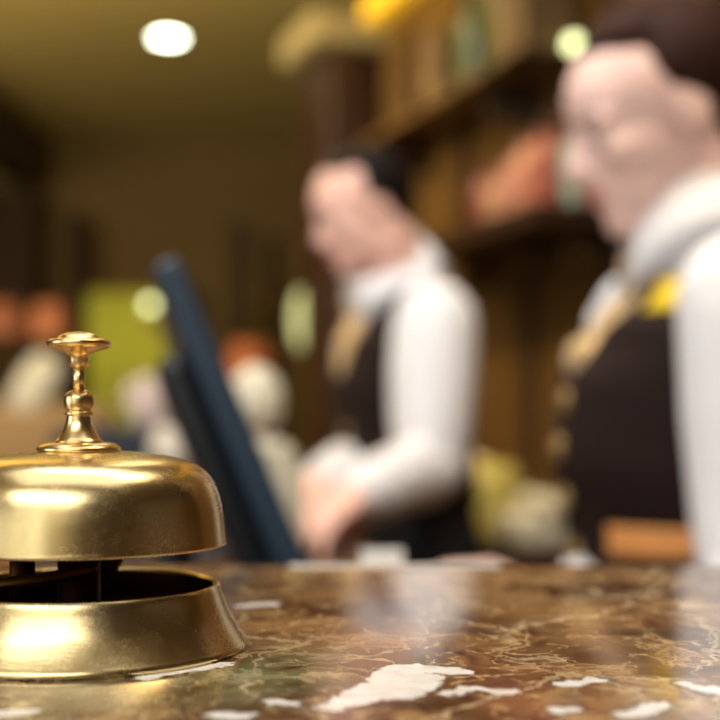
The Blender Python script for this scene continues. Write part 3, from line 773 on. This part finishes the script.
    # ---- trousers and shoes
    bm = bmesh.new(); torso(bm, .46, sp['vest_lo'] + .03, .004, m=14)
    for sg in (1, -1):
        hp = T(0, sg * .055 * s, .50 * s); kn = F * .02 + L * (sg * .06 * s) + Z * .285 * s; an = L * (sg * .065 * s) + Z * .06 * s
        tube(bm, [hp, kn, an], [.088, .068, .058], 20)
    fuse('trousers', bm, M['trouser'], root, .008, 4)
    for sg in (1, -1):
        bm = bmesh.new(); an = L * (sg * .065 * s)
        tube(bm, [an + Z * .045 - F * .03, an + Z * .042 + F * .05, an + F * .17 + Z * .032], [.044, .042, .034], 18)
        for v in bm.verts: v.co.z = max(v.co.z, 0.0)
        link('shoe', bm, M['leather'], root)
    return root

#      u     w     df    db    cf
RW = [(.46, .092, .068, .070, .0), (.52, .104, .072, .076, .0), (.60, .078, .060, .058, .004), (.645, .080, .064, .056, .006), (.70, .094, .077, .058, .006), (.74, .098, .076, .060, .004), (.775, .104, .066, .060, .0), (.80, .096, .048, .050, -.004), (.818, .062, .036, .038, -.006), (.84, .036, .030, .032, -.006)]
RM = [(a, b, c * .86, d * .84, e) for a, b, c, d, e in [(.46, .090, .064, .066, .0), (.52, .098, .068, .070, .0), (.60, .088, .064, .060, .002), (.66, .094, .068, .060, .004), (.72, .106, .074, .062, .004), (.76, .114, .070, .064, .0), (.785, .112, .058, .058, -.002), (.805, .092, .044, .048, -.004), (.82, .064, .036, .040, -.006), (.84, .040, .032, .034, -.006)]]
# ---- the man at the return desk
hy, bw = math.radians(205), math.radians(24)
hf = Vector((math.cos(hy) * math.cos(bw), math.sin(hy) * math.cos(bw), -math.sin(bw)))
person('person', 'dark-haired man in brown vest and white shirt bending over the return desk', dict(
    foot=(.118, 2.33, 0), heading=196, stature=1.66, fem=False, lean=.11, neck_f=.0, rings=RM, head=at(358, 211, 2.25), H=.203,
    head_axes=(hf, (0, 0, 1)), skin=M['skin_m'], hair=M['hair_m'], collar=1.15, sleeve=1.06, neckw=.064, K=[.040, .066, .068, .063, .055, .050, .046, .034], vest_lo=.60, vee=.725,
    buttons=[.675, .650, .625], cravat=dict(us=[.80, .785, .765, .745], lift=-.004, r=(.020, .030)), patches=[],
    arms=[dict(pts=[(.122, 2.13, 1.305), (.112, 2.10, 1.065), (-.012, 1.885, 1.028)], dir=(-.50, -.74, -.24), dors=(-.2, -.5, 1), thumb=1, curl=.35),
          dict(pts=[(.055, 2.46, 1.315), (.05, 2.43, 1.075), (-.075, 2.18, 1.030)], dir=(-.45, -.85, -.22), dors=(0, -.1, 1), thumb=-1, curl=.45)]))
# ---- the woman close to the counter
hy, bw = math.radians(194), math.radians(21)
hf = Vector((math.cos(hy) * math.cos(bw), math.sin(hy) * math.cos(bw), -math.sin(bw)))
person('person', 'woman in brown vest and gold scarf with pinned-up hair looking down', dict(
    foot=(.330, 1.335, 0), heading=180, stature=1.58, fem=True, lean=-.05, rings=RW, head=at(650, 120, 1.33), H=.222,
    head_axes=(hf, (0, 0, 1)), skin=M['skin_w'], hair=M['hair_w'], collar=1.1, sleeve=.98, neckw=.062, vest_lo=.54, vee=.735,
    buttons=[.735, .706, .674, .640], button_l=.034, button_r=.013, cravat=dict(us=[.80, .785, .77], lift=-.010, r=(.019, .026)),
    patches=[('gilt_badge', M['badge'], .797, 46, (.34, .030)), ('pocket_welt', M['welt'], .652, 70, (1.02, .028))],
    arms=[dict(pts=[(.340, 1.168, 1.258), (.352, 1.13, .957), (.180, 1.0, .986)], dir=(-1, -.05, -.05), dors=(0, -.1, 1), thumb=-1, curl=.25, k=.92),
          dict(pts=[(.318, 1.50, 1.258), (.33, 1.46, .975), (.200, 1.24, .967)], dir=(-1, -.12, .40), dors=(0, 0, 1), thumb=1, curl=.45, k=.92)]))

# ------------------------------------------------------------------ things on the staff desks
def keyboard(loc, rz, label):
    t = empty('computer_keyboard', loc, label, 'keyboard', None, rz)
    bm = bmesh.new(); box(bm, (0, 0, .007), (.42, .14, .014), bev=.004); link('case', bm, M['plastic_d'], t, smooth=False)
    for r in range(5):
        for c in range(14):
            bm = bmesh.new(); box(bm, (-.19 + .0285 * c + .004 * (r % 2), -.052 + .026 * r, .016), (.022, .020, .006), bev=.002, seg=1)
            link('key', bm, M['plastic'], t, smooth=False)
keyboard((.10, .95, DZ), 0, 'slate keyboard on the staff worktop under the woman\'s hand')
keyboard((-.235, 1.80, .95), math.radians(12), 'slate keyboard on the return desk under the man\'s hands')
c0 = at(382, 565, .84)
t = empty('card_stand', (c0.x, .84, DZ), 'white folded card standing on the staff worktop below the man\'s sleeve', 'card stand')
for k_, sg in (('front_leaf', -1), ('back_leaf', 1)):
    bm = bmesh.new(); box(bm, (0, sg * .014, .056), (.027, .0015, .114), Matrix.Rotation(sg * .24, 3, 'X'))
    link(k_, bm, M['paper'], t, smooth=False)
# ivory lamp globe and cream card terminal between the monitor and the man
g = at(268, 402, 2.0)
t = empty('table_lamp', (g.x - .012, 1.905, .95), 'ivory globe table lamp standing between the monitor and the man', 'lamp')
gz = at(268, 402, 1.905).z - .95
bm = bmesh.new(); ellip(bm, (0, 0, gz), (.042, .042, .054)); link('lamp_globe', bm, M['cream_pl'], t)
bm = bmesh.new(); lathe(bm, [(0, 0), (.04, 0), (.038, .01), (.012, .02), (.010, gz - .05), (.02, gz - .042), (0, gz - .04)], 32); link('lamp_base', bm, M['brass_dark'], t)
a0, a1 = at(262, 440, 1.72), at(330, 545, 1.72)
t = empty('card_terminal', (-.085, 1.66, .95), 'cream sloping printer box beside the man\'s hands', 'printer')
bm = bmesh.new(); vs = []
prof = [at(244, 436, 1.66), at(290, 442, 1.66), at(302, 480, 1.66), at(305, 560, 1.66), at(250, 560, 1.66)]
for yy in (1.66, 1.78):
    vs.append([bm.verts.new((p.x + .085, yy - 1.72, max(p.z - .95, 0))) for p in prof])
bm.faces.new(vs[0]); bm.faces.new(vs[1][::-1])
for k in range(5): bm.faces.new((vs[0][k], vs[0][(k + 1) % 5], vs[1][(k + 1) % 5], vs[1][k]))
bmesh.ops.recalc_face_normals(bm, faces=bm.faces)
bmesh.ops.bevel(bm, geom=bm.edges[:], offset=.008, segments=3, affect='EDGES')
link('case', bm, M['cream_pl'], t, smooth=False)
bm = bmesh.new(); box(bm, (-.02, -.122, .05), (.04, .004, .02)); link('paper_slot', bm, M['plastic_d'], t, smooth=False)

# ------------------------------------------------------------------ lobby far behind
gm = plain('lime_curtain_cloth', (196, 196, 74), .8, var=.1, nscale=6)
def curtain(x0, x1, y, z0, z1, label, mat, name='curtain'):
    t = empty(name, ((x0 + x1) / 2, y, z0), label, 'curtain'); n = 80
    bm = bmesh.new(); A = []
    for i in range(n + 1):
        f = i / n; x = (x0 - x1) / 2 + (x1 - x0) * f; d = .035 * math.sin(f * 2 * PI * max(3, (x1 - x0) / .09))
        A.append((bm.verts.new((x, d, 0)), bm.verts.new((x, d * .8, z1 - z0))))
    for a, b in zip(A, A[1:]): bm.faces.new((a[0], b[0], b[1], a[1]))
    o = link('cloth', bm, mat, t); s = o.modifiers.new('t', 'SOLIDIFY'); s.thickness = .006
    bm = bmesh.new(); tube(bm, [((x0 - x1) / 2 - .05, 0, z1 - z0 + .01), ((x1 - x0) / 2 + .05, 0, z1 - z0 + .01)], [.014, .014], 12); link('curtain_rail', bm, M['brass_dark'], t)
A, B = at(88, 300, 7.9), at(186, 300, 7.9)
curtain(A.x, B.x, 7.9, 0, at(0, 292, 7.9).z, 'lime green curtain hanging behind the plunger of the bell', gm)
A, B = at(252, 300, 7.4), at(268, 300, 7.4)
curtain(A.x, B.x + .03, 7.4, 0, at(0, 300, 7.4).z, 'narrow olive curtain between the dark posts', plain('olive_cloth', (110, 90, 24), .8))
A, B = at(296, 300, 6.6), at(322, 300, 6.6)
curtain(A.x, B.x, 6.6, 0, at(0, 350, 6.6).z, 'dull olive curtain below the pale green lantern', plain('moss_cloth', (92, 78, 24), .8))
# pale green lantern
q = at(308, 320, 5.6); t = empty('paper_lantern', (q.x, q.y, 0), 'tall pale green lantern on a post between the monitor and the man', 'lantern')
lm = plain('lantern_paper', (196, 204, 158), .6, emis=.55, ecol=(176, 186, 132))
bm = bmesh.new(); bmesh.ops.create_uvsphere(bm, u_segments=32, v_segments=20, radius=1)
for v in bm.verts: v.co = Vector((v.co.x * .068, v.co.y * .068, math.copysign(abs(v.co.z) ** .7, v.co.z) * .14 + q.z))
link('lantern_shade', bm, lm, t)
bm = bmesh.new(); lathe(bm, [(0, 0), (.07, 0), (.065, .02), (.014, .04), (.012, q.z - .14), (0, q.z - .14)], 32); link('lantern_stand', bm, M['wood_dark'], t)
# orange lampshades
def shade(px, py, Y, r, h, rgb, label, em=.35):
    q = at(px, py, Y); t = empty('table_lamp', (q.x, q.y, .72), label, 'lamp')
    m = plain('shade_' + str(px), rgb, .7, emis=em)
    z0 = q.z - .72
    bm = bmesh.new(); lathe(bm, [(r, z0 - h / 2), (r * .72, z0 + h / 2), (r * .69, z0 + h / 2), (r * .96, z0 - h / 2), (r, z0 - h / 2)], 40); link('lamp_shade', bm, m, t)
    bm = bmesh.new(); lathe(bm, [tuple(p) for p in spline([(0, 0), (.07, 0), (.075, .02), (.03, .05), (.055, .14), (.05, .22), (.015, .3), (.01, z0), (0, z0)], 3)], 28); link('lamp_base', bm, M['brass_dark'], t)
shade(50, 322, 6.2, .10, .17, (146, 84, 50), 'orange table lamp shade nearest to the bell plunger', .0)
shade(4, 320, 6.5, .12, .17, (126, 70, 42), 'darker orange table lamp shade cut by the edge of the picture', .04)
shade(250, 362, 5.6, .11, .17, (150, 80, 42), 'orange table lamp shade right of the monitor', .05)
def table(x, y, w, d, h, label, mat):
    t = empty('side_table', (x, y, 0), label, 'table')
    boxo('table_top', (x, y, h - .02), (w, d, .04), mat, t, base=t.location, bev=.004)
    for sx in (-1, 1):
        for sy in (-1, 1): boxo('leg', (x + sx * (w / 2 - .04), y + sy * (d / 2 - .04), (h - .04) / 2), (.05, .05, h - .04), mat, t, base=t.location)
a = at(50, 322, 6.2); b = at(4, 320, 6.5)
table((a.x + b.x) / 2, 6.35, 1.0, .6, .72, 'side table carrying the two orange lamps', M['wood_dark'])
a = at(250, 362, 5.6); table(a.x - .06, 5.6, .4, .5, .72, 'small side table under the orange lamp right of the monitor', M['wood_dark'])
def armchair(x, y, rz, label, mat, s=1.0):
    t = empty('armchair', (x, y, 0), label, 'armchair', None, rz)
    def b(n, c, sz): 
        bm = bmesh.new(); box(bm, (0, 0, 0), [q * s for q in sz], bev=.05 * s, seg=4); return link(n, bm, mat, t, loc=Vector(c) * s)
    b('seat', (0, 0, .34), (.62, .62, .18)); b('backrest', (0, .27, .72), (.66, .16, .62))
    b('armrest', (-.36, 0, .44), (.14, .66, .40)); b('armrest', (.36, 0, .44), (.14, .66, .40))
    for sx in (-1, 1):
        for sy in (-1, 1): bm = bmesh.new(); tube(bm, [(sx * .3 * s, sy * .26 * s, .26 * s), (sx * .32 * s, sy * .28 * s, .012)], [.03, .018], 10); link('leg', bm, M['wood_dark'], t)
def cushion(px, py, Y, w, h, rot, rgb, label):
    q = at(px, py, Y); bm = bmesh.new(); ellip(bm, (0, 0, 0), (1, 1, 1), sub=4)
    for v in bm.verts:
        c = v.co; v.co = Vector((math.copysign(abs(c.x) ** .65, c.x) * w / 2, c.y * .06, math.copysign(abs(c.z) ** .65, c.z) * h / 2))
    o = link('cushion', bm, plain('cushion_' + str(px), rgb, .85, bump=.2), loc=q); o.rotation_euler = (math.radians(-12), math.radians(rot), 0)
    return tag(o, label, 'cushion')
peach = plain('peach_velvet', (134, 108, 78), .85, var=.1)
a = at(-22, 430, 4.6); armchair(a.x, 4.85, 0, 'peach tan armchair with a pale cushion beyond the bell', peach, 1.16)
cushion(36, 386, 5.14, .16, .27, 28, (176, 172, 164), 'pale grey cushion leaning tilted on top of the peach tan armchair')
navy = plain('navy_velvet', (26, 34, 60), .8)
a = at(150, 440, 3.8); armchair(a.x, 4.05, math.radians(10), 'navy armchair with pale cushions beside the monitor', navy, 1.08)
cushion(150, 404, 4.31, .15, .19, -25, (170, 160, 172), 'lilac white cushion perched on top of the navy armchair')
cushion(178, 448, 4.17, .17, .14, 10, (210, 210, 218), 'white cushion against the backrest of the navy armchair')
a = at(232, 520, 3.1)
t = empty('ceramic_vase', (a.x, 3.1, .45), 'ivory vase on the coffee table between the dome and the monitor', 'vase')
bm = bmesh.new(); lathe(bm, [tuple(p) for p in spline([(0, 0), (.04, 0), (.065, .12), (.06, .3), (.03, .42), (.035, .5)], 4)] + [(.028, .5), (0, .48)], 32); link('vase_body', bm, M['cream_pl'], t)
bm = bmesh.new(); lathe(bm, [(.0285, .49), (.038, .495), (.038, .505), (.0285, .51), (.0285, .49)], 32); link('rim', bm, M['brass_dark'], t)
table(a.x - .15, 3.1, .7, .6, .45, 'low honey coloured coffee table under the ivory vase', M['wood_orange'])
